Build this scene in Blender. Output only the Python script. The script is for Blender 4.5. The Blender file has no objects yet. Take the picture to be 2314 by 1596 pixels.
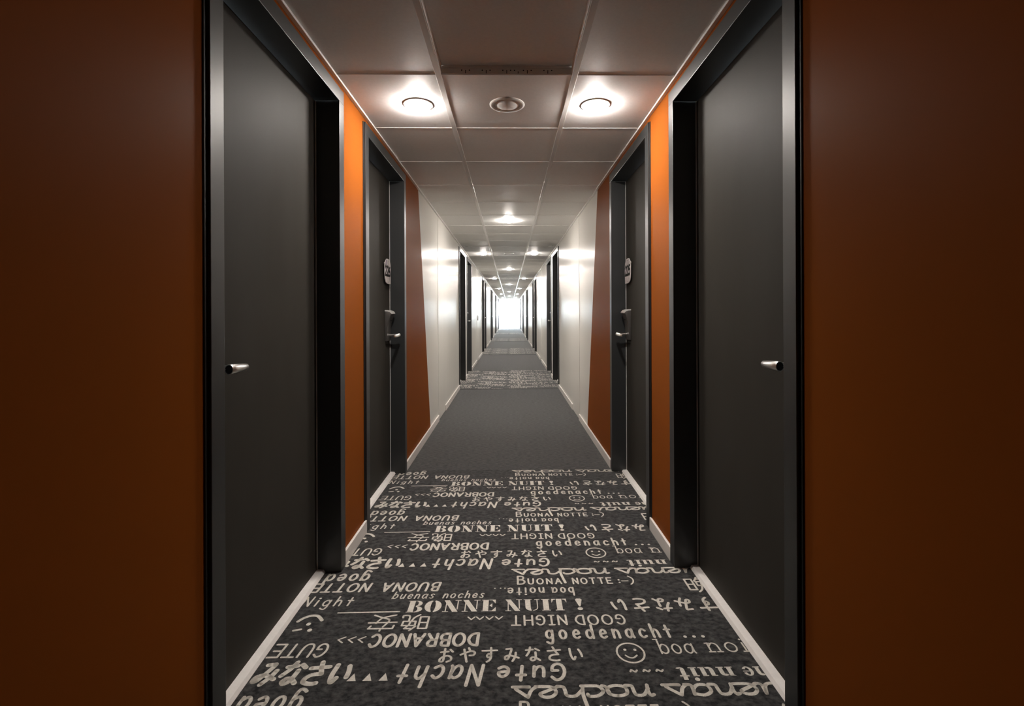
import bpy, bmesh, math, random
from mathutils import Vector, Matrix

random.seed(4)
S = bpy.context.scene
COL = S.collection

# ------------------------------------------------------------------ camera
CAM_H = 1.1584                      # eye height above the carpet
cam_data = bpy.data.cameras.new('camera')
cam = bpy.data.objects.new('camera', cam_data)
COL.objects.link(cam)
YAW, ROLL = 0.0157, 0.0041
cy_, sy_ = math.cos(YAW), math.sin(YAW)
cr_, sr_ = math.cos(ROLL), math.sin(ROLL)
right0 = Vector((cy_, -sy_, 0)); up0 = Vector((0, 0, 1)); fwd = Vector((sy_, cy_, 0))
right = right0 * cr_ - up0 * sr_
up = right0 * sr_ + up0 * cr_
cam.matrix_world = Matrix(((right.x, up.x, -fwd.x, 0.0082),
                           (right.y, up.y, -fwd.y, 0.0),
                           (right.z, up.z, -fwd.z, CAM_H),
                           (0, 0, 0, 1)))
cam_data.sensor_fit = 'HORIZONTAL'
cam_data.sensor_width = 36.0
cam_data.lens = 1072.95 / 2314 * 36.0
cam_data.shift_x = -(1168.39 - 1157.0) / 2314
cam_data.shift_y = -(798.0 - 707.01) / 2314
cam_data.clip_start = 0.05
cam_data.clip_end = 300
S.camera = cam

# ------------------------------------------------------------------ world, exposure
WORLD_STRENGTH = 75.0
LENS_STRENGTH = 300.0      # glowing lens of a downlight
BEAM_WATTS = 24.0          # its downward beam
world = bpy.data.worlds.new('world'); S.world = world
world.use_nodes = True
wn = world.node_tree.nodes; wl = world.node_tree.links
bg = wn['Background']
tc = wn.new('ShaderNodeTexCoord'); sp = wn.new('ShaderNodeSeparateXYZ')
rmp = wn.new('ShaderNodeValToRGB')
rmp.color_ramp.elements[0].position = 0.44; rmp.color_ramp.elements[0].color = (0.62, 0.62, 0.58, 1)
rmp.color_ramp.elements[1].position = 0.56; rmp.color_ramp.elements[1].color = (0.74, 0.87, 1.0, 1)
mr = wn.new('ShaderNodeMapRange')
mr.inputs['From Min'].default_value = -1; mr.inputs['From Max'].default_value = 1
wl.new(tc.outputs['Generated'], sp.inputs[0]); wl.new(sp.outputs['Z'], mr.inputs['Value'])
wl.new(mr.outputs[0], rmp.inputs[0]); wl.new(rmp.outputs[0], bg.inputs['Color'])
bg.inputs['Strength'].default_value = WORLD_STRENGTH

S.view_settings.view_transform = 'Standard'
S.view_settings.look = 'None'
S.view_settings.gamma = 1.0
S.view_settings.use_curve_mapping = False
S.view_settings.exposure = 0.45
S.cycles.max_bounces = 14
S.cycles.diffuse_bounces = 7
S.cycles.glossy_bounces = 5
S.cycles.transparent_max_bounces = 8
S.cycles.sample_clamp_indirect = 6.0
S.cycles.use_denoising = True

# ------------------------------------------------------------------ dimensions
H = 2.2047          # ceiling height
W = 0.760           # half width, wall face
WC = 0.748          # casing / baseboard face
WL = 0.8545         # door leaf face
PER = 6.0           # the corridor repeats every 6 m
NP = 6              # pairs of doors
YEND = 39.0
YBACK = -0.9
DOOR_W = 0.976
DOORS = [1.2147, 2.5175]
ROW0 = 2.0865       # a ceiling tile joint
TILE = 0.6

# ------------------------------------------------------------------ materials
def mat(name, base, rough=0.5, metal=0.0, spec=0.5, coat=0.0):
    m = bpy.data.materials.new(name); m.use_nodes = True
    p = m.node_tree.nodes['Principled BSDF']
    p.inputs['Base Color'].default_value = (*base, 1)
    p.inputs['Roughness'].default_value = rough
    p.inputs['Metallic'].default_value = metal
    p.inputs['Specular IOR Level'].default_value = spec
    p.inputs['Coat Weight'].default_value = coat
    return m

def noisy(m, c0, c1, scale=(40, 40, 40), detail=4, lo=0.35, hi=0.65, bump=0.0, bump_scale=None):
    """mottle the base colour between c0 and c1 with stretched noise"""
    nt = m.node_tree; p = nt.nodes['Principled BSDF']
    geo = nt.nodes.new('ShaderNodeNewGeometry')
    mp = nt.nodes.new('ShaderNodeMapping'); mp.inputs['Scale'].default_value = scale
    nz = nt.nodes.new('ShaderNodeTexNoise'); nz.inputs['Scale'].default_value = 1.0
    nz.inputs['Detail'].default_value = detail; nz.inputs['Roughness'].default_value = 0.65
    cr = nt.nodes.new('ShaderNodeValToRGB')
    cr.color_ramp.elements[0].position = lo; cr.color_ramp.elements[0].color = (*c0, 1)
    cr.color_ramp.elements[1].position = hi; cr.color_ramp.elements[1].color = (*c1, 1)
    nt.links.new(geo.outputs['Position'], mp.inputs['Vector'])
    nt.links.new(mp.outputs[0], nz.inputs['Vector'])
    nt.links.new(nz.outputs['Fac'], cr.inputs[0])
    nt.links.new(cr.outputs[0], p.inputs['Base Color'])
    if bump:
        b = nt.nodes.new('ShaderNodeBump'); b.inputs['Strength'].default_value = bump
        b.inputs['Distance'].default_value = 0.002
        nt.links.new(nz.outputs['Fac'], b.inputs['Height'])
        nt.links.new(b.outputs[0], p.inputs['Normal'])
    return m

ORANGE = (0.215, 0.058, 0.0085)
WHITE = (0.72, 0.70, 0.655)

def wall_material():
    m = mat('wall_paint', WHITE, rough=0.27, spec=0.5)
    nt = m.node_tree; p = nt.nodes['Principled BSDF']
    geo = nt.nodes.new('ShaderNodeNewGeometry'); s = nt.nodes.new('ShaderNodeSeparateXYZ')
    nt.links.new(geo.outputs['Position'], s.inputs[0])
    k = (4.617 - 4.023) / H                       # slanted paint edge
    mu = nt.nodes.new('ShaderNodeMath'); mu.operation = 'MULTIPLY_ADD'
    mu.inputs[1].default_value = k
    nt.links.new(s.outputs['Z'], mu.inputs[0]); nt.links.new(s.outputs['Y'], mu.inputs[2])
    gt = nt.nodes.new('ShaderNodeMath'); gt.operation = 'GREATER_THAN'; gt.inputs[1].default_value = 4.617
    nt.links.new(mu.outputs[0], gt.inputs[0])
    mx = nt.nodes.new('ShaderNodeMix'); mx.data_type = 'RGBA'
    mx.inputs['A'].default_value = (*ORANGE, 1); mx.inputs['B'].default_value = (*WHITE, 1)
    nt.links.new(gt.outputs[0], mx.inputs['Factor'])
    nt.links.new(mx.outputs['Result'], p.inputs['Base Color'])
    ms = nt.nodes.new('ShaderNodeMix'); ms.data_type = 'FLOAT'      # the orange paint is flatter than the white
    ms.inputs['A'].default_value = 0.015; ms.inputs['B'].default_value = 0.08
    nt.links.new(gt.outputs[0], ms.inputs['Factor'])
    nt.links.new(ms.outputs['Result'], p.inputs['Specular IOR Level'])
    mq = nt.nodes.new('ShaderNodeMix'); mq.data_type = 'FLOAT'
    mq.inputs['A'].default_value = 0.48; mq.inputs['B'].default_value = 0.27
    nt.links.new(gt.outputs[0], mq.inputs['Factor'])
    nt.links.new(mq.outputs['Result'], p.inputs['Roughness'])
    # faint roller texture
    nz = nt.nodes.new('ShaderNodeTexNoise'); nz.inputs['Scale'].default_value = 220
    nz.inputs['Detail'].default_value = 2
    b = nt.nodes.new('ShaderNodeBump'); b.inputs['Strength'].default_value = 0.03
    b.inputs['Distance'].default_value = 0.001
    nt.links.new(geo.outputs['Position'], nz.inputs['Vector'])
    nt.links.new(nz.outputs['Fac'], b.inputs['Height']); nt.links.new(b.outputs[0], p.inputs['Normal'])
    return m

M = {}
M['wall'] = wall_material()
M['white_paint'] = mat('white_paint', WHITE, 0.27, spec=0.10)
M['skirting'] = mat('skirting', (0.78, 0.74, 0.70), 0.35)
M['ceiling'] = noisy(mat('ceiling_tile', (0.80, 0.78, 0.75), 0.52, spec=0.5), (0.87, 0.86, 0.84), (0.91, 0.90, 0.88), (90, 90, 90), 3)
M['rail'] = mat('ceiling_rail', (0.86, 0.84, 0.82), 0.18, spec=0.9)
M['hatch_metal'] = mat('hatch_metal', (0.80, 0.78, 0.74), 0.45)
M['black'] = mat('black', (0.008, 0.008, 0.008), 0.5)
M['door'] = noisy(mat('door_leaf', (0.036, 0.033, 0.028), 0.6, spec=0.10), (0.035, 0.032, 0.027), (0.038, 0.035, 0.030), (6, 6, 2), 2)
M['casing'] = mat('door_casing', (0.020, 0.0215, 0.0222), 0.42, spec=0.7)
M['seal'] = mat('door_seal', (0.55, 0.55, 0.53), 0.4)
M['threshold'] = noisy(mat('threshold', (0.72, 0.68, 0.64), 0.4), (0.80, 0.77, 0.74), (0.86, 0.83, 0.80), (30, 30, 30), 3)
M['chrome'] = mat('chrome', (0.86, 0.84, 0.82), 0.28, 1.0)
M['satin'] = mat('satin_metal', (0.12, 0.11, 0.105), 0.38, 0.6)
M['bright_metal'] = mat('bright_metal', (0.80, 0.78, 0.76), 0.35, 0.4)
M['plaque'] = mat('plaque', (0.74, 0.69, 0.68), 0.4)
M['stripe'] = mat('plaque_stripe', (0.09, 0.08, 0.08), 0.5)
M['purple'] = mat('plaque_purple', (0.17, 0.12, 0.32), 0.5)
M['carpet'] = noisy(mat('plain_carpet', (0.06, 0.06, 0.06), 0.9, spec=0.25), (0.016, 0.016, 0.017), (0.078, 0.077, 0.076), (28, 80, 28), 9, 0.38, 0.66, 0.6)
M['print_carpet'] = noisy(mat('printed_carpet', (0.03, 0.03, 0.03), 0.9, spec=0.2), (0.009, 0.009, 0.010), (0.072, 0.071, 0.070), (38, 55, 38), 8, 0.38, 0.70, 0.5)
for q in ('carpet', 'print_carpet'):
    p_ = M[q].node_tree.nodes['Principled BSDF']
    p_.inputs['Sheen Weight'].default_value = 0.25; p_.inputs['Sheen Roughness'].default_value = 0.35
M['lettering'] = noisy(mat('lettering', (0.5, 0.46, 0.4), 0.9, spec=0.1), (0.50, 0.47, 0.42), (0.68, 0.645, 0.58), (140, 200, 140), 4, 0.3, 0.65)
M['plastic'] = mat('white_plastic', (0.75, 0.73, 0.70), 0.35)
M['grey_plastic'] = mat('grey_plastic', (0.22, 0.21, 0.20), 0.5)
M['window_frame'] = mat('window_frame', (0.45, 0.46, 0.48), 0.4)
M['outdoor'] = noisy(mat('outdoor_paving', (0.5, 0.48, 0.45), 0.9), (0.45, 0.43, 0.40), (0.55, 0.53, 0.5), (3, 3, 3), 4)

def emit(name, col, strength):
    m = bpy.data.materials.new(name); m.use_nodes = True
    nt = m.node_tree; nt.nodes.remove(nt.nodes['Principled BSDF'])
    e = nt.nodes.new('ShaderNodeEmission'); e.inputs[0].default_value = (*col, 1); e.inputs[1].default_value = strength
    nt.links.new(e.outputs[0], nt.nodes['Material Output'].inputs[0])
    return m
LAMP_COL = (1.0, 0.93, 0.86)
M['lamp'] = emit('lamp_glow', LAMP_COL, LENS_STRENGTH)
FAR_GAIN = 1.15             # the lamps past the front pair burn brighter
M['lamp_far'] = emit('lamp_glow_bright', LAMP_COL, LENS_STRENGTH * FAR_GAIN)

def glass_material():
    m = bpy.data.materials.new('window_glass'); m.use_nodes = True
    nt = m.node_tree; nt.nodes.remove(nt.nodes['Principled BSDF'])
    t = nt.nodes.new('ShaderNodeBsdfTransparent'); t.inputs[0].default_value = (0.96, 0.98, 0.97, 1)
    g = nt.nodes.new('ShaderNodeBsdfGlossy'); g.inputs['Roughness'].default_value = 0.02
    x = nt.nodes.new('ShaderNodeMixShader'); x.inputs[0].default_value = 0.06
    nt.links.new(t.outputs[0], x.inputs[1]); nt.links.new(g.outputs[0], x.inputs[2])
    nt.links.new(x.outputs[0], nt.nodes['Material Output'].inputs[0])
    return m
M['glass'] = glass_material()

# ------------------------------------------------------------------ mesh helpers
def box(bm, a, b, bevel=0.0, seg=2):
    lo = [min(a[i], b[i]) for i in range(3)]; hi = [max(a[i], b[i]) for i in range(3)]
    v = [bm.verts.new((lo[0] if not i & 1 else hi[0], lo[1] if not i & 2 else hi[1], lo[2] if not i & 4 else hi[2])) for i in range(8)]
    fs = [bm.faces.new([v[i] for i in q]) for q in ((0, 2, 3, 1), (4, 5, 7, 6), (0, 1, 5, 4), (2, 6, 7, 3), (0, 4, 6, 2), (1, 3, 7, 5))]
    if bevel:
        es = list({e for f in fs for e in f.edges})
        bmesh.ops.bevel(bm, geom=es, offset=bevel, segments=seg, affect='EDGES', profile=0.5)

def prism(bm, pts, d, bevel=0.0):
    """pts: loop of 3d points; extruded by vector d"""
    d = Vector(d)
    a = [bm.verts.new(p) for p in pts]; b = [bm.verts.new(Vector(p) + d) for p in pts]
    n = len(pts)
    fs = [bm.faces.new(a), bm.faces.new(list(reversed(b)))]
    for i in range(n):
        fs.append(bm.faces.new((a[i], b[i], b[(i + 1) % n], a[(i + 1) % n])))
    if bevel:
        es = [e for e in {e for f in fs[:2] for e in f.edges}]
        bmesh.ops.bevel(bm, geom=es, offset=bevel, segments=2, affect='EDGES', profile=0.5)

def tube(bm, path, radii, seg=20, caps=True, squash=1.0):
    """swept round bar through the points of path, radius per point"""
    rings = []
    P = [Vector(p) for p in path]
    ref = Vector((0, 0, 1))
    for i, p in enumerate(P):
        t = (P[min(i + 1, len(P) - 1)] - P[max(i - 1, 0)]).normalized()
        s = t.cross(ref)
        if s.length < 1e-4: s = t.cross(Vector((1, 0, 0)))
        s.normalize(); u = s.cross(t).normalized()
        r = radii[i]
        rings.append([bm.verts.new(p + s * math.cos(2 * math.pi * k / seg) * r * squash + u * math.sin(2 * math.pi * k / seg) * r) for k in range(seg)])
    for a, b in zip(rings, rings[1:]):
        for k in range(seg):
            bm.faces.new((a[k], a[(k + 1) % seg], b[(k + 1) % seg], b[k]))
    if caps:
        bm.faces.new(list(reversed(rings[0]))); bm.faces.new(rings[-1])

def lathe(bm, prof, c=(0, 0, 0), seg=40, close=False):
    """prof: (radius, z) list, turned round the vertical through c"""
    rings = []
    for r, z in prof:
        if r < 1e-6:
            rings.append([bm.verts.new((c[0], c[1], c[2] + z))])
        else:
            rings.append([bm.verts.new((c[0] + r * math.cos(2 * math.pi * k / seg), c[1] + r * math.sin(2 * math.pi * k / seg), c[2] + z)) for k in range(seg)])
    prs = list(zip(rings, rings[1:])) + ([(rings[-1], rings[0])] if close else [])
    for a, b in prs:
        for k in range(seg):
            k2 = (k + 1) % seg
            if len(a) == 1: bm.faces.new((a[0], b[k2], b[k]))
            elif len(b) == 1: bm.faces.new((a[k], a[k2], b[0]))
            else: bm.faces.new((a[k], a[k2], b[k2], b[k]))

def obj(name, bm, material, parent=None, loc=None, smooth=False):
    bmesh.ops.recalc_face_normals(bm, faces=bm.faces[:])
    me = bpy.data.meshes.new(name); bm.to_mesh(me); bm.free()
    if material: me.materials.append(material)
    if smooth:
        for p in me.polygons: p.use_smooth = True
        try: me.set_sharp_from_angle(angle=math.radians(40))
        except Exception: pass
    o = bpy.data.objects.new(name, me); COL.objects.link(o)
    if parent: o.parent = parent
    if loc: o.location = loc
    return o

def new(): return bmesh.new()

def tag(o, label=None, cat=None, group=None, kind=None):
    if label: o['label'] = label
    if cat: o['category'] = cat
    if group: o['group'] = group
    if kind: o['kind'] = kind
    return o

def empty(name, loc=(0, 0, 0)):
    o = bpy.data.objects.new(name, None); o.empty_display_size = 0.1
    COL.objects.link(o); o.location = loc
    return o

def copy_tree(o, parent=None):
    c = o.copy(); COL.objects.link(c)
    if parent: c.parent = parent
    for ch in list(o.children): copy_tree(ch, c)
    return c

ORD = ['first', 'second', 'third', 'fourth', 'fifth', 'sixth', 'seventh', 'eighth', 'ninth', 'tenth', 'eleventh', 'twelfth']

# ------------------------------------------------------------------ room shell
door_starts = [d + PER * k for k in range(NP) for d in DOORS]

def build_wall(name, s, label):
    bm = new()
    x0, x1 = s * W, s * (W + 0.19)
    y = YBACK
    for d in door_starts:
        a, b = d + 0.012, d + DOOR_W - 0.012
        box(bm, (x0, y, -0.02), (x1, a, H + 0.05))
        box(bm, (x0, a, 2.155), (x1, b, H + 0.05))
        y = b
    box(bm, (x0, y, -0.02), (x1, YEND, H + 0.05))
    o = obj(name, bm, M['wall']); tag(o, label, 'wall', kind='structure')
build_wall('wall_left', -1, 'left corridor wall, orange at the front and white beyond a slanted edge')
build_wall('wall_right', 1, 'right corridor wall, orange at the front and white beyond a slanted edge')

bm = new(); box(bm, (-1.0, YBACK - 0.15, -0.02), (1.0, YBACK, H + 0.05))
tag(obj('wall_back', bm, M['wall']), 'plain orange end wall behind the viewpoint', 'wall', kind='structure')
bm = new()
box(bm, (-1.0, YEND, -0.02), (-0.71, YEND + 0.2, H + 0.05)); box(bm, (0.71, YEND, -0.02), (1.0, YEND + 0.2, H + 0.05))
box(bm, (-0.71, YEND, 2.13), (0.71, YEND + 0.2, H + 0.05))
tag(obj('wall_end', bm, M['white_paint']), 'white far end wall around the bright glazed exit', 'wall', kind='structure')

bm = new(); box(bm, (-1.0, YBACK - 0.1, -0.12), (1.0, YEND + 0.2, -0.004))
box(bm, (-0.92, YBACK - 0.1, -0.004), (0.92, YEND + 0.1, 0.0))
tag(obj('floor', bm, M['carpet']), 'plain dark grey carpet floor running down the corridor', 'floor', kind='structure')

# far glazed end
win = empty('window_1', (0, YEND + 0.1, 0))
bm = new()
for x in (-0.71, 0.67): box(bm, (x, -0.03, 0), (x + 0.04, 0.03, 2.13), 0.003)
box(bm, (-0.67, -0.03, 2.09), (0.67, 0.03, 2.13), 0.003); box(bm, (-0.67, -0.03, 0.0), (0.67, 0.03, 0.05), 0.003)
obj('window_frame', bm, M['window_frame'], win)
bm = new(); box(bm, (-0.67, -0.004, 0.05), (0.67, 0.004, 2.09))
obj('window_pane', bm, M['glass'], win)
tag(win, 'full height glazed opening blazing with daylight at the far end', 'window', kind='structure')
bm = new(); box(bm, (-60, YEND + 0.2, -0.3), (60, YEND + 120, -0.1))
tag(obj('ground_outside', bm, M['outdoor']), 'pale paving outside beyond the far glazed end', 'ground', kind='structure')

# ------------------------------------------------------------------ ceiling
HATCH = (ROW0 - TILE, ROW0)
bm = new()
box(bm, (-1.0, YBACK - 0.1, H + 0.09), (1.0, YEND + 0.2, H + 0.14))
r = -5
while ROW0 + r * TILE < YEND:
    a = ROW0 + r * TILE + 0.002; b = min(a + TILE - 0.004, YEND)
    for (xa, xb) in ((-0.748, -0.3125), (-0.2875, 0.2875), (0.3125, 0.748)):
        if r == -1 and xa == -0.2875: continue
        box(bm, (xa, a, H), (xb, b, H + 0.02))
    r += 1
ceil = obj('ceiling', bm, M['ceiling'])
tag(ceil, 'suspended ceiling of square pale tiles in three columns', 'ceiling', kind='structure')
bm = new()
for x in (-0.3, 0.3): box(bm, (x - 0.0125, YBACK, H - 0.0025), (x + 0.0125, YEND, H + 0.03), 0.0008, 1)
r = -5
while ROW0 + r * TILE < YEND:
    y = ROW0 + r * TILE
    for (xa, xb) in ((-0.748, -0.3125), (-0.2875, 0.2875), (0.3125, 0.748)):
        box(bm, (xa, y - 0.0022, H - 0.0018), (xb, y + 0.0022, H + 0.02))
    r += 1
obj('ceiling_grid', bm, M['rail'], ceil)
for s, nm in ((-1, 'left'), (1, 'right')):
    bm = new()
    box(bm, (s * W, YBACK, H - 0.009), (s * (W - 0.018), YEND, H + 0.001), 0.0012, 1)
    tag(obj('trim_' + ('1' if s < 0 else '2'), bm, M['rail']), f'thin pale edge trim where the {nm} wall meets the ceiling', 'trim', kind='structure')

# open ceiling bay in the middle column
hat = empty('ceiling_hatch', (0, (HATCH[0] + HATCH[1]) / 2, H))
bm = new(); box(bm, (-0.287, -0.298, 0.036), (0.287, 0.298, 0.05))
obj('raised_panel', bm, M['ceiling'], hat)
bm = new()
box(bm, (-0.287, 0.292, 0.0), (0.287, 0.298, 0.036)); box(bm, (-0.287, 0.288, 0.024), (0.287, 0.293, 0.027))
obj('metal_strip', bm, M['hatch_metal'], hat)
strip = bpy.data.objects['metal_strip']
for x in (-0.18, -0.09, 0.0, 0.05, 0.09, 0.18):
    bm = new(); box(bm, (x - 0.0015, 0.2905, 0.0015), (x + 0.0015, 0.2925, 0.016 if x != 0.05 else 0.010))
    obj('slot', bm, M['black'], strip)
for x in (-0.197, -0.163, -0.107, -0.073, -0.017, 0.017, 0.034, 0.073, 0.107, 0.163, 0.197):
    bm = new()
    prism(bm, [(x + 0.0028 * math.cos(t * math.pi / 4), 0.2925, 0.015 + 0.0028 * math.sin(t * math.pi / 4)) for t in range(8)], (0, -0.002, 0))
    obj('screw_hole', bm, M['black'], strip)
bm = new()
for s in (-1, 1): box(bm, (s * 0.2872, -0.298, 0.0), (s * 0.284, 0.288, 0.036))
box(bm, (-0.284, -0.298, 0.0), (0.284, -0.294, 0.036))
obj('side_lip', bm, M['ceiling'], hat)
tag(hat, 'recessed ceiling panel with dark slotted strip, in front of the lamps', 'hatch')

# ------------------------------------------------------------------ ceiling lamps and vents
def make_lamp(lens, gain):
    t = empty('downlight')
    bm = new()
    lathe(bm, [(0.060, 0.0), (0.060, -0.004), (0.066, -0.0055), (0.072, -0.004), (0.0735, 0.0)], close=True)
    obj('trim_ring', bm, M['plastic'], t, smooth=True)
    bm = new()
    lathe(bm, [(0.0, -0.027), (0.02, -0.0258), (0.04, -0.0205), (0.054, -0.011), (0.060, -0.0005)])
    obj('glowing_lens', bm, lens, t, smooth=True)
    ld = bpy.data.lights.new('beam', 'SPOT'); ld.energy = BEAM_WATTS * gain; ld.color = LAMP_COL
    ld.spot_size = math.radians(140); ld.spot_blend = 1.0; ld.shadow_soft_size = 0.05
    lo = bpy.data.objects.new('beam', ld); COL.objects.link(lo); lo.parent = t; lo.location = (0, 0, -0.032)
    return t

def make_vent():
    t = empty('ceiling_vent')
    bm = new()
    lathe(bm, [(0.066, 0.0), (0.066, -0.003), (0.072, -0.006), (0.084, -0.005), (0.0875, -0.002), (0.0875, 0.0)], close=True)
    obj('vent_rim', bm, M['plastic'], t, smooth=True)
    bm = new()
    lathe(bm, [(0.0, -0.012), (0.03, -0.0105), (0.05, -0.006), (0.066, -0.0005)])
    obj('vent_disc', bm, M['ceiling'], t, smooth=True)
    return t

proto_lamp = {}; proto_vent = None
LY = ROW0 + TILE / 2
def lamp(far):
    if far not in proto_lamp:
        proto_lamp[far] = make_lamp(M['lamp_far' if far else 'lamp'], 1.4 if far else 1.0)
        return proto_lamp[far]
    return copy_tree(proto_lamp[far])
for k in range(7):
    y = LY + PER * k
    if y < YEND:
        for s, nm in ((-1, 'left'), (1, 'right')):
            o = lamp(k > 0)
            o.location = (s * 0.445, y, H)
            where = 'nearest pair, above the front doors' if k == 0 else f'{ORD[k]} pair along the ceiling'
            tag(o, f'glowing round downlight, {nm} one of the {where}', 'ceiling light', 'recessed round downlights')
        if proto_vent is None: v = proto_vent = make_vent()
        else: v = copy_tree(proto_vent)
        v.location = (0, y, H)
        where = 'nearest pair' if k == 0 else f'{ORD[k]} pair'
        tag(v, f'round ceiling vent set between the {where} of downlights', 'vent', 'round ceiling vents')
    y = LY + PER / 2 + PER * k
    if y < YEND:
        o = lamp(True); o.location = (0, y, H)
        tag(o, f'glowing round downlight alone in the middle of the ceiling, {ORD[k]} single one', 'ceiling light', 'recessed round downlights')

# two small concealed ceiling fittings just before the second group of doors
fit = None
for s, nm in ((-1, 'left'), (1, 'right')):
    if fit is None:
        bm = new(); lathe(bm, [(0.0, -0.006), (0.026, -0.006), (0.034, -0.003), (0.035, 0.0)], seg=28)
        fit = o = obj('sprinkler_cover', bm, M['rail'], smooth=True)
    else:
        o = fit.copy(); COL.objects.link(o)
    o.location = (s * 0.66, 7.45, H)
    tag(o, f'small flat round sprinkler cover on the ceiling by the {nm} wall', 'sprinkler', 'sprinkler covers')

# ------------------------------------------------------------------ stroke lettering
def P(txt):
    return [tuple(map(float, q.split(','))) for q in txt.split()]
def crom(pts, n=6):
    if len(pts) < 3: return pts
    closed = pts[0] == pts[-1]
    out = []; m = len(pts)
    for i in range(m - 1):
        p1, p2 = pts[i], pts[i + 1]
        p0 = pts[i - 1] if i > 0 else (pts[-2] if closed else p1)
        p3 = pts[i + 2] if i + 2 < m else (pts[1] if closed else p2)
        for j in range(n):
            t = j / n
            out.append(tuple(0.5 * (2 * p1[a] + (p2[a] - p0[a]) * t + (2 * p0[a] - 5 * p1[a] + 4 * p2[a] - p3[a]) * t * t + (3 * p1[a] - p0[a] - 3 * p2[a] + p3[a]) * t ** 3) for a in (0, 1)))
    out.append(pts[-1]); return out

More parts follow.
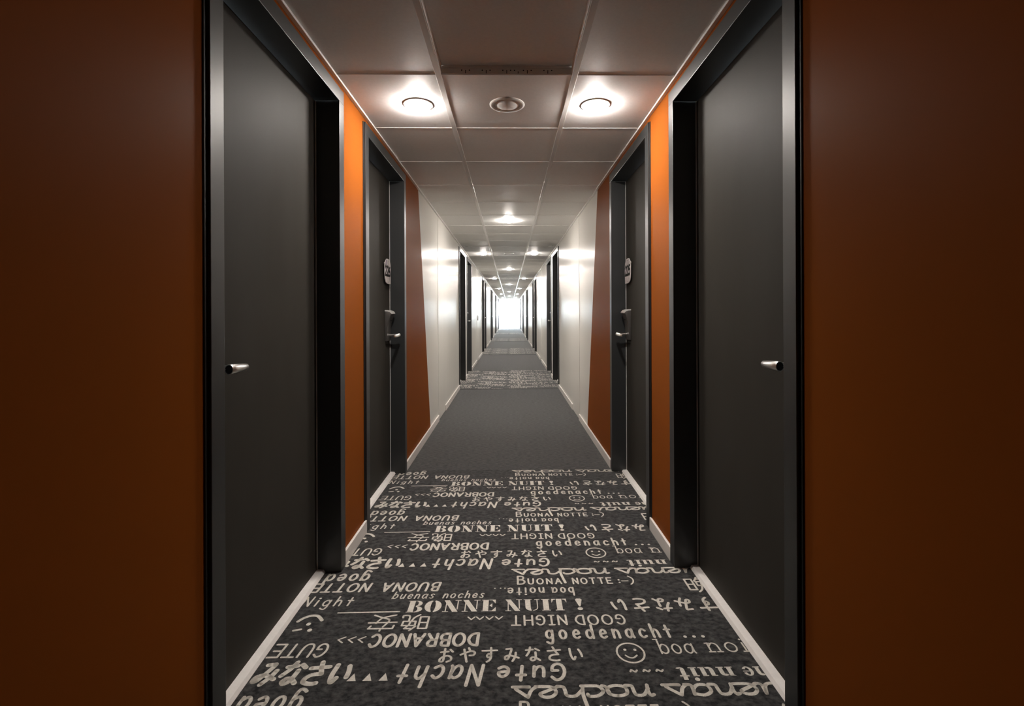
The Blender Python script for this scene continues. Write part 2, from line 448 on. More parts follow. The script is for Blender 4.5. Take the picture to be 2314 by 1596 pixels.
# glyph: (advance, strokes); a stroke starting with ~ is a smooth curve, @ a dot
G = {
 'A': (.70, ['0,0 .35,1 .70,0', '.13,.36 .57,.36']),
 'B': (.60, ['0,0 0,1', '~0,1 .40,.97 .50,.77 .36,.57 0,.53', '~0,.53 .45,.50 .60,.27 .42,.03 0,0']),
 'C': (.62, ['~.62,.80 .42,1 .15,.88 .02,.5 .15,.12 .42,0 .62,.18']),
 'D': (.62, ['0,0 0,1', '~0,1 .40,.90 .62,.5 .40,.08 0,0']),
 'E': (.60, ['.60,1 0,1 0,0 .60,0', '0,.52 .48,.52']),
 'G': (.64, ['~.62,.82 .40,1 .14,.88 .02,.5 .14,.12 .40,0 .60,.14 .63,.42', '.63,.42 .36,.42']),
 'H': (.62, ['0,0 0,1', '.62,0 .62,1', '0,.5 .62,.5']),
 'I': (.40, ['0,1 .40,1', '.20,1 .20,0', '0,0 .40,0']),
 'N': (.62, ['0,0 0,1 .62,0 .62,1']),
 'O': (.74, ['~.37,1 .10,.85 0,.5 .10,.15 .37,0 .64,.15 .74,.5 .64,.85 .37,1']),
 'R': (.62, ['0,0 0,1', '~0,1 .42,.97 .54,.74 .38,.52 0,.48', '.28,.49 .62,0']),
 'T': (.66, ['0,1 .66,1', '.33,1 .33,0']),
 'U': (.62, ['~0,1 .01,.35 .12,.06 .31,0 .50,.06 .61,.35 .62,1']),
 'a': (.54, ['~.52,.50 .30,.62 .06,.48 .03,.16 .22,0 .42,.12 .52,.40', '.53,.62 .52,.12 .58,0']),
 'b': (.50, ['0,1 0,0', '~0,.38 .20,.62 .46,.50 .48,.16 .24,0 0,.16']),
 'c': (.48, ['~.48,.50 .28,.62 .06,.48 .02,.20 .20,0 .48,.10']),
 'd': (.52, ['.52,1 .52,0', '~.52,.40 .30,.62 .05,.48 .03,.16 .24,0 .52,.16']),
 'e': (.50, ['~.04,.31 .30,.33 .48,.36 .42,.56 .24,.62 .05,.44 .05,.14 .26,0 .50,.10']),
 'g': (.52, ['~.52,.42 .30,.62 .05,.48 .03,.18 .24,.02 .52,.18', '.52,.62 .51,-.14', '~.51,-.14 .42,-.34 .22,-.34 .04,-.24']),
 'h': (.46, ['0,1 0,0', '~0,.36 .20,.60 .40,.52 .45,.30 .46,0']),
 'i': (.10, ['.05,.60 .05,0', '@.05,.84']),
 'n': (.46, ['0,.62 0,0', '~0,.36 .20,.60 .40,.52 .45,.30 .46,0']),
 'o': (.52, ['~.26,.62 .06,.50 0,.30 .08,.08 .26,0 .44,.08 .52,.30 .46,.50 .26,.62']),
 's': (.42, ['~.40,.54 .22,.62 .05,.50 .18,.34 .36,.22 .34,.04 .16,0 0,.08']),
 't': (.42, ['.20,.88 .20,0', '0,.56 .42,.56']),
 'u': (.48, ['~0,.62 .02,.18 .16,0 .34,.06 .47,.30', '.47,.62 .48,0']),
 ':': (.08, ['@.04,.55', '@.04,.12']),
 '-': (.34, ['0,.36 .34,.36']),
 ')': (.22, ['~0,1.05 .18,.75 .22,.42 .14,.05 0,-.18']),
 '.': (.10, ['@.05,.05']),
 '^': (.44, ['0,.10 .22,.42 .44,.10']),
 '<': (.42, ['.42,.75 0,.40 .26,.02']),
 '~': (.60, ['~0,.28 .16,.46 .34,.34 .48,.22 .60,.42']),
 ' ': (.42, []),
 # japanese characters
 'お': (1.0, ['.12,.72 .60,.76', '~.36,.97 .36,.60 .36,.20 .30,.06 .14,.08 .12,.22 .32,.40 .62,.46 .84,.34 .82,.14 .60,.04', '.72,.90 .90,.74']),
 'や': (1.0, ['~.02,.52 .40,.68 .74,.78 .94,.66 .86,.48 .62,.46', '.52,1 .62,.80', '.22,.90 .46,.02']),
 'す': (1.0, ['.02,.78 .98,.80', '~.58,.99 .59,.60 .56,.36 .42,.30 .34,.42 .44,.56 .58,.48 .58,.24 .48,.08 .34,0']),
 'み': (1.0, ['~.18,.88 .40,.90 .52,.88 .42,.52 .28,.18 .12,.16 .12,.34 .38,.42 .70,.34 .98,.24', '~.80,.62 .76,.34 .58,.02']),
 'な': (1.0, ['.06,.78 .50,.82', '~.34,.99 .26,.66 .08,.38', '.68,.88 .92,.74', '~.68,.62 .68,.30 .62,.10 .46,.04 .34,.13 .44,.26 .66,.24 .94,.06']),
 'さ': (1.0, ['.08,.70 .90,.76', '~.42,.98 .56,.70 .74,.44', '~.74,.44 .40,.42 .18,.30 .16,.12 .36,.04 .62,.02 .78,.05']),
 'い': (1.0, ['~.12,.84 .14,.40 .24,.12 .34,.08 .42,.26', '~.70,.78 .82,.52 .86,.28']),
 '晚': (1.0, ['.04,.16 .04,.88 .34,.88 .34,.16 .04,.16', '.04,.52 .34,.52', '.62,1 .44,.74', '.56,.88 .82,.88 .72,.70', '.48,.70 .94,.70 .92,.44 .48,.44 .48,.70', '.70,.70 .66,.44', '~.64,.44 .56,.20 .38,.02', '~.74,.44 .74,.14 .82,.06 .98,.08 .98,.20']),
 '安': (1.0, ['.50,1 .50,.88', '.08,.68 .10,.86 .92,.86 .86,.70', '~.44,.76 .30,.34 .58,.18 .88,.02', '~.72,.52 .56,.20 .12,.02', '.02,.48 .98,.50']),
}
# flowing script letters, joined along the baseline
SCR = {
 'b': (.60, ['~0,0 .16,.30 .26,1.5', '~.26,1.5 .10,.30 .24,0 .50,.10 .52,.50 .28,.66', '.30,0 .62,0']),
 'u': (.66, ['~.04,.62 .06,.16 .22,0 .42,.10 .54,.62', '~.54,.62 .52,.12 .60,0 .68,0']),
 'e': (.60, ['~0,0 .30,.26 .50,.44 .40,.62 .20,.60 .08,.36 .16,.06 .38,0 .62,0']),
 'n': (.66, ['~0,.58 .08,.62 .12,.40 .10,0', '~.10,.20 .26,.58 .46,.58 .50,.30 .52,.04 .68,0']),
 'a': (.64, ['~.50,.56 .26,.64 .06,.42 .10,.08 .32,.02 .48,.26 .52,.60', '~.52,.60 .50,.10 .58,0 .68,0']),
 'o': (.64, ['~.30,.62 .06,.50 .06,.12 .30,0 .52,.14 .52,.48 .30,.62', '~.50,.52 .56,.10 .66,0']),
 'c': (.58, ['~.46,.50 .42,.62 .20,.60 .04,.34 .14,.04 .36,0 .60,0']),
 'h': (.66, ['~0,0 .02,.60 -.08,1.7', '~.02,.22 .22,.58 .44,.56 .48,.26 .52,.04 .68,0']),
 's': (.62, ['~0,0 .14,.20 .24,.62', '~.24,.62 .42,.34 .56,.10 .44,0 .20,.02', '.20,0 .64,.0']),
 ' ': (.42, []),
}
# fat stencil capitals: polygons
def arc(cx, cy, rx0, ry0, rx1, ry1, a0, a1, n=10):
    out = []
    for i in range(n):
        t0 = math.radians(a0 + (a1 - a0) * i / n); t1 = math.radians(a0 + (a1 - a0) * (i + 1) / n)
        out.append([(cx + rx0 * math.cos(t0), cy + ry0 * math.sin(t0)), (cx + rx1 * math.cos(t0), cy + ry1 * math.sin(t0)),
                    (cx + rx1 * math.cos(t1), cy + ry1 * math.sin(t1)), (cx + rx0 * math.cos(t1), cy + ry0 * math.sin(t1))])
    return out
def rect(a, b, c, d): return [(a, b), (c, b), (c, d), (a, d)]
FAT = {
 'B': (.84, [rect(.07, 0, .37, 1), rect(0, 0, .40, .055), rect(0, .945, .40, 1)] + arc(.44, .75, .12, .20, .34, .25, -88, 88) + arc(.44, .26, .14, .21, .40, .26, -88, 88) + [rect(.43, .0, .46, .05), rect(.43, .95, .46, 1)]),
 'O': (.92, arc(.43, .5, .10, .44, .43, .5, 98, 262, 14) + arc(.49, .5, .10, .44, .43, .5, -82, 82, 14)),
 'N': (.96, [rect(.13, .04, .19, .93), rect(0, 0, .32, .05), [(0, 1), (.30, 1), (.84, 0), (.54, 0)], rect(.76, .20, .82, .96), rect(.62, .95, .96, 1)]),
 'E': (.80, [rect(.07, 0, .37, 1), rect(0, 0, .40, .055), rect(0, .945, .40, 1), rect(.42, .945, .76, 1), [(.58, .945), (.76, .945), (.76, .66)], rect(.42, 0, .78, .055), [(.56, .055), (.78, .36), (.78, .055)], [(.42, .50), (.58, .68), (.58, .34)]]),
 'U': (.92, [rect(.08, .30, .38, 1), rect(0, .945, .46, 1), rect(.74, .28, .80, 1), rect(.62, .945, .92, 1)] + arc(.44, .30, .06, .24, .36, .30, 180, 265, 8) + arc(.48, .28, .26, .23, .32, .28, 275, 360, 8)),
 'I': (.48, [rect(.08, 0, .40, 1), rect(0, 0, .48, .055), rect(0, .945, .48, 1)]),
 'T': (.86, [rect(.27, 0, .59, 1), rect(.18, 0, .68, .055), [(0, 1), (.24, 1), (.24, .94), (.10, .90), (0, .66)], [(.62, 1), (.86, 1), (.86, .66), (.76, .90), (.62, .94)]]),
 '!': (.30, [[(.0, .90), (.06, 1), (.24, 1), (.30, .90), (.18, .32), (.12, .32)]] + [[(.15 + .12 * math.cos(t * math.pi / 6), .12 + .12 * math.sin(t * math.pi / 6)) for t in range(12)]]),
 ' ': (.22, []),
}
# bold serif lower case for the upturned "bonne nuit"
SER = {
 'n': (.92, [rect(.10, 0, .34, .62), rect(0, 0, .42, .07), [(0, .62), (.34, .62), (.34, .55), (.10, .55)], rect(.58, 0, .82, .44), rect(.50, 0, .92, .07)] + arc(.56, .42, .02, .08, .26, .20, 0, 140, 8)),
 'u': (.92, [rect(.10, .16, .34, .62), rect(0, .55, .34, .62), rect(.58, 0, .82, .62), rect(.50, .55, .82, .62), rect(.58, 0, .92, .07)] + arc(.36, .20, .02, .10, .26, .21, 180, 320, 8)),
 'i': (.46, [rect(.10, 0, .34, .62), rect(0, 0, .46, .07), rect(0, .55, .34, .62)] + [[(.22 + .14 * math.cos(t * math.pi / 6), .82 + .12 * math.sin(t * math.pi / 6)) for t in range(12)]]),
 't': (.52, [rect(.14, .12, .38, .84), rect(0, .54, .52, .62)] + arc(.38, .14, .06, .07, .24, .15, 180, 330, 8)),
 'e': (.70, arc(.35, .31, .13, .24, .34, .32, 20, 330, 16) + [rect(.14, .28, .66, .34)]),
 'o': (.72, arc(.36, .31, .12, .24, .36, .32, 0, 360, 18)),
 'b': (.80, [rect(.10, 0, .34, 1), rect(0, .93, .34, 1)] + arc(.44, .31, .10, .22, .36, .32, -150, 150, 14)),
 ' ': (.50, []),
}

def ribbon(V, F, pts, w, dot=False):
    """flat round-ended brush stroke; V, F collect vertices and faces"""
    hw = w / 2
    def disc(c, r):
        b = len(V); n = 10
        V.extend((c[0] + r * math.cos(2 * math.pi * k / n), c[1] + r * math.sin(2 * math.pi * k / n)) for k in range(n))
        F.append(tuple(range(b, b + n)))
    if dot or len(pts) == 1:
        disc(pts[0], w * 0.72); return
    q = [pts[0]]
    for p in pts[1:]:
        if math.hypot(p[0] - q[-1][0], p[1] - q[-1][1]) > 1e-5: q.append(p)
    for a, b in zip(q, q[1:]):
        dx, dy = b[0] - a[0], b[1] - a[1]; L = math.hypot(dx, dy)
        nx, ny = -dy / L * hw, dx / L * hw
        i = len(V)
        V.extend([(a[0] + nx, a[1] + ny), (b[0] + nx, b[1] + ny), (b[0] - nx, b[1] - ny), (a[0] - nx, a[1] - ny)])
        F.append((i, i + 3, i + 2, i + 1))
    disc(q[0], hw); disc(q[-1], hw)
    for k in range(1, len(q) - 1):
        ax, ay = q[k][0] - q[k - 1][0], q[k][1] - q[k - 1][1]; bx, by = q[k + 1][0] - q[k][0], q[k + 1][1] - q[k][1]
        c = (ax * bx + ay * by) / (math.hypot(ax, ay) * math.hypot(bx, by))
        if c < 0.97: disc(q[k], hw)

def write(V, F, text, x0, x1, y0, cap, w=0.010, slant=0.0, font=None, gap=0.22, base=False, wob=0.0):
    """text from x0 to x1 on the baseline y0, capitals cap tall (negative cap: upside down)"""
    font = font or G
    poly = font in (FAT, SER)
    xs = []; x = 0
    for ch in text:
        xs.append(x); x += font[ch][0] + gap
    tot = x - gap
    kx = (x1 - x0) / tot; ky = cap
    rnd = random.Random(sum(map(ord, text)))
    for ch, cx in zip(text, xs):
        dy = rnd.uniform(-wob, wob)
        tr = lambda p: (x0 + kx * (cx + p[0]) + slant * ky * p[1] * (1 if kx * ky > 0 else -1), y0 + ky * (p[1] + dy))
        for st in font[ch][1]:
            if poly:
                i = len(V); V.extend(tr(p) for p in st); F.append(tuple(range(i, i + len(st))))
            elif st[0] == '@': ribbon(V, F, [tr(P(st[1:])[0])], w, True)
            else:
                pts = crom(P(st[1:])) if st[0] == '~' else P(st)
                ribbon(V, F, [tr(p) for p in pts], w)

def line(V, F, pts, w, smooth=False):
    ribbon(V, F, crom(pts) if smooth else pts, w)

def pattern(k0=None):
    """one repeat of the greetings printed on the carpet: list of (y of row, V, F)"""
    rows = []
    def row(y, fn):
        V, F = [], []; fn(V, F); rows.append((y, V, F))
    R_ = row
    R_(2.115, lambda V, F: write(V, F, 'goed', -.612, -.792, 2.114, -.078, .0115, .06, gap=.42))
    R_(2.041, lambda V, F: write(V, F, 'BUONA NOTTE', -.291, -.820, 2.040, -.059, .0100, .12, gap=.36))
    R_(1.929, lambda V, F: write(V, F, 'buenas noches', -.472, -.105, 1.929, .046, .0058, .18, gap=.44))
    R_(1.887, lambda V, F: write(V, F, 'Night', -.822, -.628, 1.887, .060, .0072, .10, gap=.55))
    R_(1.840, lambda V, F: (write(V, F, 'BONNE', -.398, -.049, 1.839, .074, font=FAT, gap=.10),
                            write(V, F, 'NUIT', -.013, .230, 1.839, .074, font=FAT, gap=.10),
                            write(V, F, '!', .266, .293, 1.839, .074, font=FAT)))
    R_(1.844, lambda V, F: line(V, F, [(-.658, 1.842), (-.423, 1.845)], .0065))
    R_(1.826, lambda V, F: (write(V, F, '晚', -.298, -.402, 1.826, -.092, .0075), write(V, F, '安', -.416, -.524, 1.826, -.092, .0075)))
    def face1(V, F):
        line(V, F, [(-.790, 1.794), (-.777, 1.813), (-.754, 1.827), (-.727, 1.824), (-.703, 1.799)], .013, True)
        ribbon(V, F, [(-.744, 1.778)], .012, True); ribbon(V, F, [(-.726, 1.744)], .012, True)
        line(V, F, [(-.784, 1.743), (-.760, 1.749)], .010)
    R_(1.78, face1)
    R_(1.671, lambda V, F: write(V, F, 'GUTE', -.620, -.806, 1.670, -.062, .0080, .10, gap=.26))
    def chev(V, F):
        for dx in (0, .036, .071):
            line(V, F, [(-.581 + dx, 1.704), (-.603 + dx, 1.690), (-.584 + dx, 1.675)], .0055)
    R_(1.69, chev)
    R_(1.714, lambda V, F: write(V, F, 'DOBRANOC', -.108, -.484, 1.714, -.062, .0115, .04, gap=.30))
    R_(1.574, lambda V, F: write(V, F, 'おやすみなさい', -.236, .254, 1.573, .066, .0080, gap=.42))
    R_(1.487, lambda V, F: write(V, F, 'みなさい', -.815, -.510, 1.489, .096, .0165, .16, gap=.12))
    def tri(V, F):
        for a in (-.509, -.460, -.409):
            i = len(V); V.extend([(a, 1.499), (a + .029, 1.499), (a + .015, 1.531)]); F.append((i, i + 1, i + 2))
    R_(1.50, tri)
    R_(1.555, lambda V, F: write(V, F, 'Gute', .185, -.030, 1.554, -.068, .0115, .10, gap=.40, wob=.08))
    R_(1.560, lambda V, F: write(V, F, 'Nacht', -.082, -.345, 1.560, -.084, .0115, .14, gap=.42, wob=.06))
    R_(1.464, lambda V, F: (write(V, F, 'uenas', .845, .478, 1.464, -.064, .0115, font=SCR, gap=-.02),
                            write(V, F, 'noches', .440, .015, 1.465, -.064, .0115, font=SCR, gap=-.02)))
    R_(2.02, lambda V, F: (write(V, F, 'B', .039, .068, 2.020, .060, .0085), write(V, F, 'UONA', .084, .225, 2.020, .040, .0070, gap=.48),
                           write(V, F, 'NOTTE', .276, .442, 2.018, .042, .0070, gap=.46), write(V, F, ':', .472, .476, 2.018, .045, .0065),
                           write(V, F, '-', .486, .512, 2.018, .045, .0065), write(V, F, ')', .520, .536, 2.018, .050, .0065)))
    R_(1.991, lambda V, F: (write(V, F, 'boa', .268, .182, 1.991, -.054, .0075, gap=.50), write(V, F, 'noite', .145, -.002, 1.992, -.054, .0075, gap=.46),
                            [ribbon(V, F, [(x, 1.992)], .005, True) for x in (-.016, -.034, -.058)]))
    R_(1.944, lambda V, F: write(V, F, '晚', .752, .850, 1.946, .108, .0085))
    R_(1.906, lambda V, F: write(V, F, 'すみなさい', .815, .400, 1.908, -.082, .0105, gap=.36))
    R_(1.808, lambda V, F: (write(V, F, 'GOOD', .436, .252, 1.807, -.054, .0075, gap=.36), write(V, F, 'NIGHT', .216, .012, 1.809, -.054, .0075, gap=.34),
                            [line(V, F, [(x, 1.806), (x - .013, 1.791), (x - .026, 1.806)], .0055) for x in (-.024, -.060, -.096, -.128)]))
    R_(1.68, lambda V, F: (write(V, F, 'goedenacht', .135, .583, 1.680, .070, .0098, gap=.62),
                           [ribbon(V, F, [(x, 1.680)], .009, True) for x in (.628, .660, .692)]))
    def smiley(V, F):
        c = (.414, 1.605)
        line(V, F, [(c[0] + .046 * math.cos(2 * math.pi * t / 32), c[1] + .046 * math.sin(2 * math.pi * t / 32)) for t in range(33)], .0065)
        ribbon(V, F, [(c[0] - .016, c[1] + .014)], .0075, True); ribbon(V, F, [(c[0] + .018, c[1] + .013)], .0075, True)
        line(V, F, [(c[0] - .020, c[1] - .012), (c[0] - .010, c[1] - .022), (c[0] + .004, c[1] - .024), (c[0] + .018, c[1] - .013)], .006, True)
    R_(1.60, smiley)
    def boan(V, F):
        write(V, F, 'boa', .520, .634, 1.599, .070, .0060, gap=.28); write(V, F, 'noi', .690, .816, 1.603, .070, .0060, gap=.34)
        for a, b, y in ((.508, .522, 1.668), (.682, .698, 1.645), (.684, .704, 1.603), (.712, .730, 1.603), (.802, .830, 1.603)):
            line(V, F, [(a, y), (b, y)], .0055)
    R_(1.60, boan)
    R_(1.53, lambda V, F: (write(V, F, 'nuit', .725, .545, 1.535, -.062, font=SER, gap=.10), write(V, F, 'nne', .890, .752, 1.534, -.062, font=SER, gap=.10),
                           [write(V, F, '~', x + .022, x, 1.535, -.034, .0065) for x in (.392, .434, .476)]))
    return rows

ROWS = pattern()
YREP = 0.671

def lettering_mesh(y0, y1):
    V, F = [], []
    for k in range(-3, 5):
        for y, v, f in ROWS:
            yy = [p[1] + k * YREP for p in v]
            if min(yy) < y0 + 0.008 or max(yy) > y1 - 0.006: continue
            i = len(V)
            V.extend((p[0] + 0.004 * k, p[1] + k * YREP, 0) for p in v)
            F.extend(tuple(i + j for j in q) for q in f)
    me = bpy.data.meshes.new('lettering'); me.from_pydata(V, [], F); me.update()
    bm = new(); bm.from_mesh(me)
    for f in bm.faces:
        f.normal_update()
        if f.normal.z < 0: f.normal_flip()
    bm.to_mesh(me); bm.free()
    me.materials.append(M['lettering'])
    return me

B0, B1 = 1.195, 3.497
let_me = lettering_mesh(B0, B1)
for v in let_me.vertices: v.co.y -= B0
bm = new(); box(bm, (-0.858, 0, 0.0003), (0.858, B1 - B0, 0.0025))
car = obj('carpet', bm, M['print_carpet']); car.location = (0, B0, 0)
lt = bpy.data.objects.new('lettering', let_me); COL.objects.link(lt); lt.parent = car; lt.location = (0, 0, 0.0031)
for k in range(NP):
    c = car if k == 0 else copy_tree(car)
    c.location = (0, B0 + PER * k, 0)
    tag(c, 'black carpet printed with pale good night greetings, between the nearest doors' if k == 0 else
        f'black carpet printed with pale greetings, {ORD[k]} printed patch down the corridor', 'carpet', 'printed carpet patches')

# ------------------------------------------------------------------ doors
def door_parts(root, s, kind, plaque=None):
    """s: -1 left wall, 1 right wall; kind 'front': latch on the near side, 'rear': latch on the far side"""
    ym = DOOR_W / 2
    X = lambda ax: s * (ax - WL)                   # |x| from the corridor axis -> local x
    Y = lambda u: u - ym
    cw = 0.058
    # casing and deep reveal
    bm = new()
    box(bm, (X(WC), Y(0), 0.0026), (X(WL + 0.05), Y(cw), 2.1105), 0.0016)
    box(bm, (X(WC), Y(DOOR_W - cw), 0.0026), (X(WL + 0.05), Y(DOOR_W), 2.1105), 0.0016)
    box(bm, (X(WC), Y(0), 2.110), (X(WL + 0.05), Y(DOOR_W), 2.1705), 0.0016)
    obj('casing', bm, M['casing'], root)
    bm = new()  # plain black strip along the near side of the casing
    box(bm, (X(W - 0.004), Y(-0.012), 0.067), (X(W + 0.02), Y(0.002), 2.1705), 0.001)
    obj('black_strip', bm, M['black'], root)
    # leaf
    bm = new(); box(bm, (X(WL), Y(cw + 0.003), 0.012), (X(WL + 0.042), Y(DOOR_W - cw - 0.005), 2.1075), 0.0015)
    obj('leaf', bm, M['door'], root)
    bm = new()
    box(bm, (X(WL - 0.003), Y(DOOR_W - cw - 0.0048), 0.016), (X(WL + 0.02), Y(DOOR_W - cw - 0.0003), 2.1075))
    obj('edge_seal', bm, M['seal'], root)
    # sloped threshold
    bm = new()
    prism(bm, [(X(WL + 0.02), Y(cw), 0.0026), (X(WL - 0.036), Y(cw), 0.0026), (X(WL - 0.036), Y(cw), 0.0035), (X(WL - 0.0285), Y(cw), 0.0150), (X(WL + 0.02), Y(cw), 0.0185)],
          (0, DOOR_W - 2 * cw, 0))
    obj('threshold', bm, M['threshold'], root)
    # lever handle
    if kind == 'front': un, dr = 0.127, 1
    else: un, dr = DOOR_W - 0.127, -1
    zc = 1.003
    hd = empty('handle', (0, Y(un), zc)); hd.parent = root
    bm = new()
    tube(bm, [(X(WL + 0.001), 0, 0), (X(WL - 0.007), 0, 0), (X(WL - 0.009), 0, 0)], [0.026, 0.026, 0.023], 24)
    obj('rose', bm, M['chrome'], hd, smooth=True)
    bm = new()
    tube(bm, [(X(WL - 0.006), 0, 0.0), (X(WL - 0.03), 0, 0.0), (X(WL - 0.060), dr * 0.002, 0.0), (X(WL - 0.078), dr * 0.006, 0.0)], [0.0095, 0.0095, 0.0105, 0.0115], 18)
    obj('neck', bm, M['chrome'], hd, smooth=True)
    bm = new()
    tube(bm, [(X(WL - 0.080), -dr * 0.006, 0), (X(WL - 0.080), -dr * 0.004, 0), (X(WL - 0.079), dr * 0.03, -0.0012), (X(WL - 0.074), dr * 0.07, -0.003), (X(WL - 0.069), dr * 0.100, -0.0048), (X(WL - 0.068), dr * 0.106, -0.005)],
         [0.0142, 0.0150, 0.0136, 0.0116, 0.0102, 0.0064], 24, squash=0.82)
    obj('lever', bm, M['chrome'], hd, smooth=True)
    bm = new()
    tube(bm, [(X(WL - 0.080), -dr * 0.0058, 0), (X(WL - 0.080), -dr * 0.0066, 0)], [0.0124, 0.0122], 24, squash=0.82)
    obj('lever_end', bm, M['black'], hd, smooth=True)
    if kind == 'rear':
        # card lock: a hood that curves down to the handle
        prof = [(0.000, 0.965), (0.012, 0.965), (0.0155, 0.985), (0.0160, 1.03), (0.0175, 1.06), (0.022, 1.09), (0.030, 1.12), (0.038, 1.142), (0.044, 1.153), (0.043, 1.158), (0.034, 1.166), (0.018, 1.171), (0.000, 1.172)]
        bm = new()
        y0, y1 = Y(un) + dr * 0.072, Y(un) - dr * 0.034
        prism(bm, [(X(WL - p), y0, z) for p, z in prof], (0, y1 - y0, 0), 0.003)
        lk = obj('card_lock', bm, M['satin'], root, smooth=True)
        bm = new()
        prism(bm, [(X(WL - p), y0, z) for p, z in ((0.0, 1.1725), (0.018, 1.1715), (0.034, 1.1665), (0.044, 1.1575), (0.0475, 1.1525), (0.0485, 1.1560), (0.046, 1.163), (0.036, 1.1735), (0.018, 1.1795), (0.0, 1.1805))], (0, y1 - y0, 0))
        obj('lock_rim', bm, M['bright_metal'], lk)
        bm = new(); box(bm, (X(WL - 0.0305), Y(un) - 0.012, 1.103), (X(WL - 0.020), Y(un) + 0.012, 1.108))
        obj('card_slot', bm, M['black'], lk)
    if plaque:
        # room number plate held off the leaf
        u0, u1 = DOOR_W - 0.100, DOOR_W - 0.265       # far edge, near edge
        z0, z1 = 1.363, 1.537
        t0, t1 = WL - 0.018, WL - 0.014
        def pt(a, b, t): return (X(t), Y(u0 + (u1 - u0) * a), z0 + (z1 - z0) * b)
        out = [(0.02, 0.0), (0.0, 0.25), (-0.03, 0.5), (0.0, 0.75), (0.10, 0.90), (0.28, 0.98), (0.5, 1.0), (0.68, 0.98), (0.80, 0.90), (0.90, 0.83), (1.05, 0.80), (0.95, 0.72), (0.94, 0.55), (0.94, 0.35), (0.90, 0.18), (0.82, 0.07), (0.68, 0.02), (0.4, 0.0)]
        bm = new(); prism(bm, [pt(a, b, t0) for a, b in out], (X(t1) - X(t0), 0, 0), 0.0008)
        pl = obj('number_plate', bm, M['plaque'], root)
        bm = new()
        for a, b in ((0.42, 0.92), (0.42, 0.07)):
            c = pt(a, b, 0)
            tube(bm, [(X(WL + 0.001), c[1], c[2]), (X(t0 - 0.001), c[1], c[2])], [0.0042, 0.0042], 12)
        obj('fixing_screw', bm, M['grey_plastic'], pl, smooth=True)
        def flat(name, strokes, w, m, off):
            V, F = [], []
            for st in strokes: ribbon(V, F, st, w)
            me = bpy.data.meshes.new(name)
            HZ = z1 - z0
            me.from_pydata([(X(t0 - off), Y(u0 + (u1 - u0) * p[0]), z0 + HZ * p[1]) for p in V], [], F)
            me.materials.append(m)
            o = bpy.data.objects.new(name, me); COL.objects.link(o); o.parent = pl
            return o
        # a runs from far to near; on the left wall reading goes near -> far, on the right wall far -> near
        rd = (lambda p: (p[0], p[1])) if s > 0 else (lambda p: (1 - p[0], p[1]))
        stripes = [[(x, 0.03 + 0.02 * abs(x - .5)), (x + 0.16, 0.40)] for x in (0.10, 0.26, 0.42, 0.58, 0.72)] + [[(x, 0.64), (x + 0.13, 0.94)] for x in (0.10, 0.22, 0.36, 0.50, 0.62)]
        flat('stripes', [[rd(p) for p in st] for st in stripes], 0.030, M['stripe'], 0.0004)
        if s < 0: flat('purple_stripe', [[rd((0.13, 0.60)), rd((0.30, 0.93))]], 0.05, M['purple'], 0.0006)
        D2 = '~0,.78 .10,.96 .34,1 .52,.84 .46,.58 .20,.28 0,0'
        dig = {'2': [crom(P('0,.78 .10,.96 .34,1 .52,.84 .46,.58 .20,.28 0,0')), P('0,0 .56,0')],
               '5': [P('.54,1 .10,1 .06,.56'), crom(P('.06,.56 .34,.64 .54,.44 .50,.14 .26,0 0,.10'))],
               '6': [crom(P('.48,.96 .20,.80 .04,.40 .12,.08 .34,0 .54,.16 .50,.42 .28,.52 .06,.36'))]}
        st = []
        for i, ch in enumerate(plaque):
            for q in dig[ch]: st.append([rd((0.08 + 0.285 * i + 0.44 * p[0], 0.33 + 0.36 * p[1])) for p in q])
        flat('digits', st, 0.095, M['black'], 0.0009)

n = 0
proto = {}
for k in range(NP):
    for di, kind in enumerate(('front', 'rear')):
        for s, nm in ((-1, 'left'), (1, 'right')):
            n += 1
            loc = (s * WL, DOORS[di] + PER * k + DOOR_W / 2, 0)
            key = (s, kind, k == 0 and kind == 'rear')
            if key not in proto:
                r = empty(f'door_{n}', loc)
                door_parts(r, s, kind, ('226' if s < 0 else '225') if key[2] else None)
                proto[key] = r
            else:
                r = copy_tree(proto[key]); r.name = f'door_{n}'; r.location = loc
            i = 2 * k + di
            lab = (f'charcoal door nearest the camera on the {nm} wall, chrome lever by its front jamb' if i == 0 else
                   f'charcoal door with number plate and card lock on the {nm} wall, past the orange strip' if i == 1 else
                   f'charcoal door in the white {nm} wall, {ORD[i]} door from the front')
            tag(r, lab, 'door', 'charcoal corridor doors', 'structure')

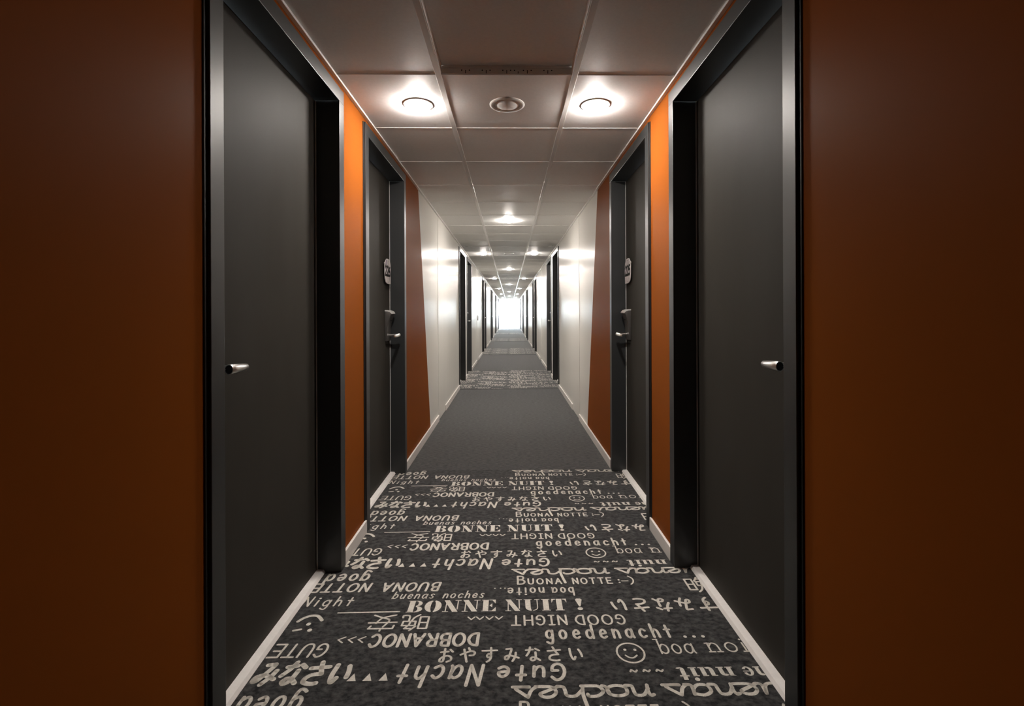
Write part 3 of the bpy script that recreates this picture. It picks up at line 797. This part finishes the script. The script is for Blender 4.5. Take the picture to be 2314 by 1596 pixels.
# ------------------------------------------------------------------ baseboards, flush service panels
G0, G1 = 5.10, 5.645
for s, nm in ((-1, 'left'), (1, 'right')):
    segs = [(YBACK, DOORS[0])]
    for k in range(NP):
        o_ = PER * k
        segs += [(DOORS[0] + DOOR_W + o_, DOORS[1] + o_), (DOORS[1] + DOOR_W + o_, G0 + o_),
                 (G1 + o_, DOORS[0] + PER + o_ if k < NP - 1 else YEND)]
    for i, (a, b) in enumerate(segs):
        bm = new(); box(bm, (s * W, a, 0.001), (s * WC, b, 0.067), 0.002)
        o = obj('baseboard_' + nm, bm, M['skirting'])
        kk, ph = (i - 1) // 3, (i - 1) % 3
        if i == 0: lab = f'white baseboard on the {nm} wall in front of the first door'
        elif ph == 0: lab = f'short white baseboard on the {nm} wall between the {ORD[2*kk]} and {ORD[2*kk+1]} doors'
        elif ph == 1: lab = f'white baseboard on the {nm} wall from the {ORD[2*kk+1]} door to the {ORD[kk]} gap'
        else: lab = f'white baseboard on the {nm} wall just beyond the {ORD[kk]} gap'
        tag(o, lab, 'baseboard', 'white baseboards', 'structure')

pan = {}
for k in range(NP):
    for s, nm in ((-1, 'left'), (1, 'right')):
        if s not in pan:
            bm = new(); box(bm, (s * -0.0001, -0.268, 0.004), (s * -0.0022, 0.268, H - 0.004), 0.0009)
            o = pan[s] = obj('service_panel', bm, M['white_paint'])
        else:
            o = pan[s].copy(); COL.objects.link(o)
        o.location = (s * W, (G0 + G1) / 2 + PER * k, 0)
        tag(o, f'flush white service panel at the {ORD[k]} gap in the {nm} baseboard', 'panel', 'flush service panels')

# small wall fittings far down the corridor
sock = None
for s, nm in ((-1, 'left'), (1, 'right')):
    for k, y in enumerate((17.15, 23.15, 29.15)):
        if sock is None:
            sock = o = empty('power_outlet')
            bm = new(); box(bm, (-0.005, -0.04, -0.04), (0.005, 0.04, 0.04), 0.003); obj('face_plate', bm, M['plastic'], o)
            bm = new(); tube(bm, [(-0.0062, 0, 0), (0.0062, 0, 0)], [0.021, 0.021], 20); obj('plug_recess', bm, M['grey_plastic'], o)
        else: o = copy_tree(sock)
        o.location = (s * (W - 0.005), y, 0.40)
        tag(o, f'small power outlet low on the {nm} wall beyond the {ORD[2*k+5]} door', 'outlet', 'power outlets')
bm = new(); box(bm, (0, -0.04, -0.06), (0.012, 0.04, 0.06), 0.003)
o = obj('wall_switch', bm, M['grey_plastic']); o.location = (-W, 11.45, 1.04)
tag(o, 'small grey wall switch at hand height on the left wall beyond the fourth door', 'switch')
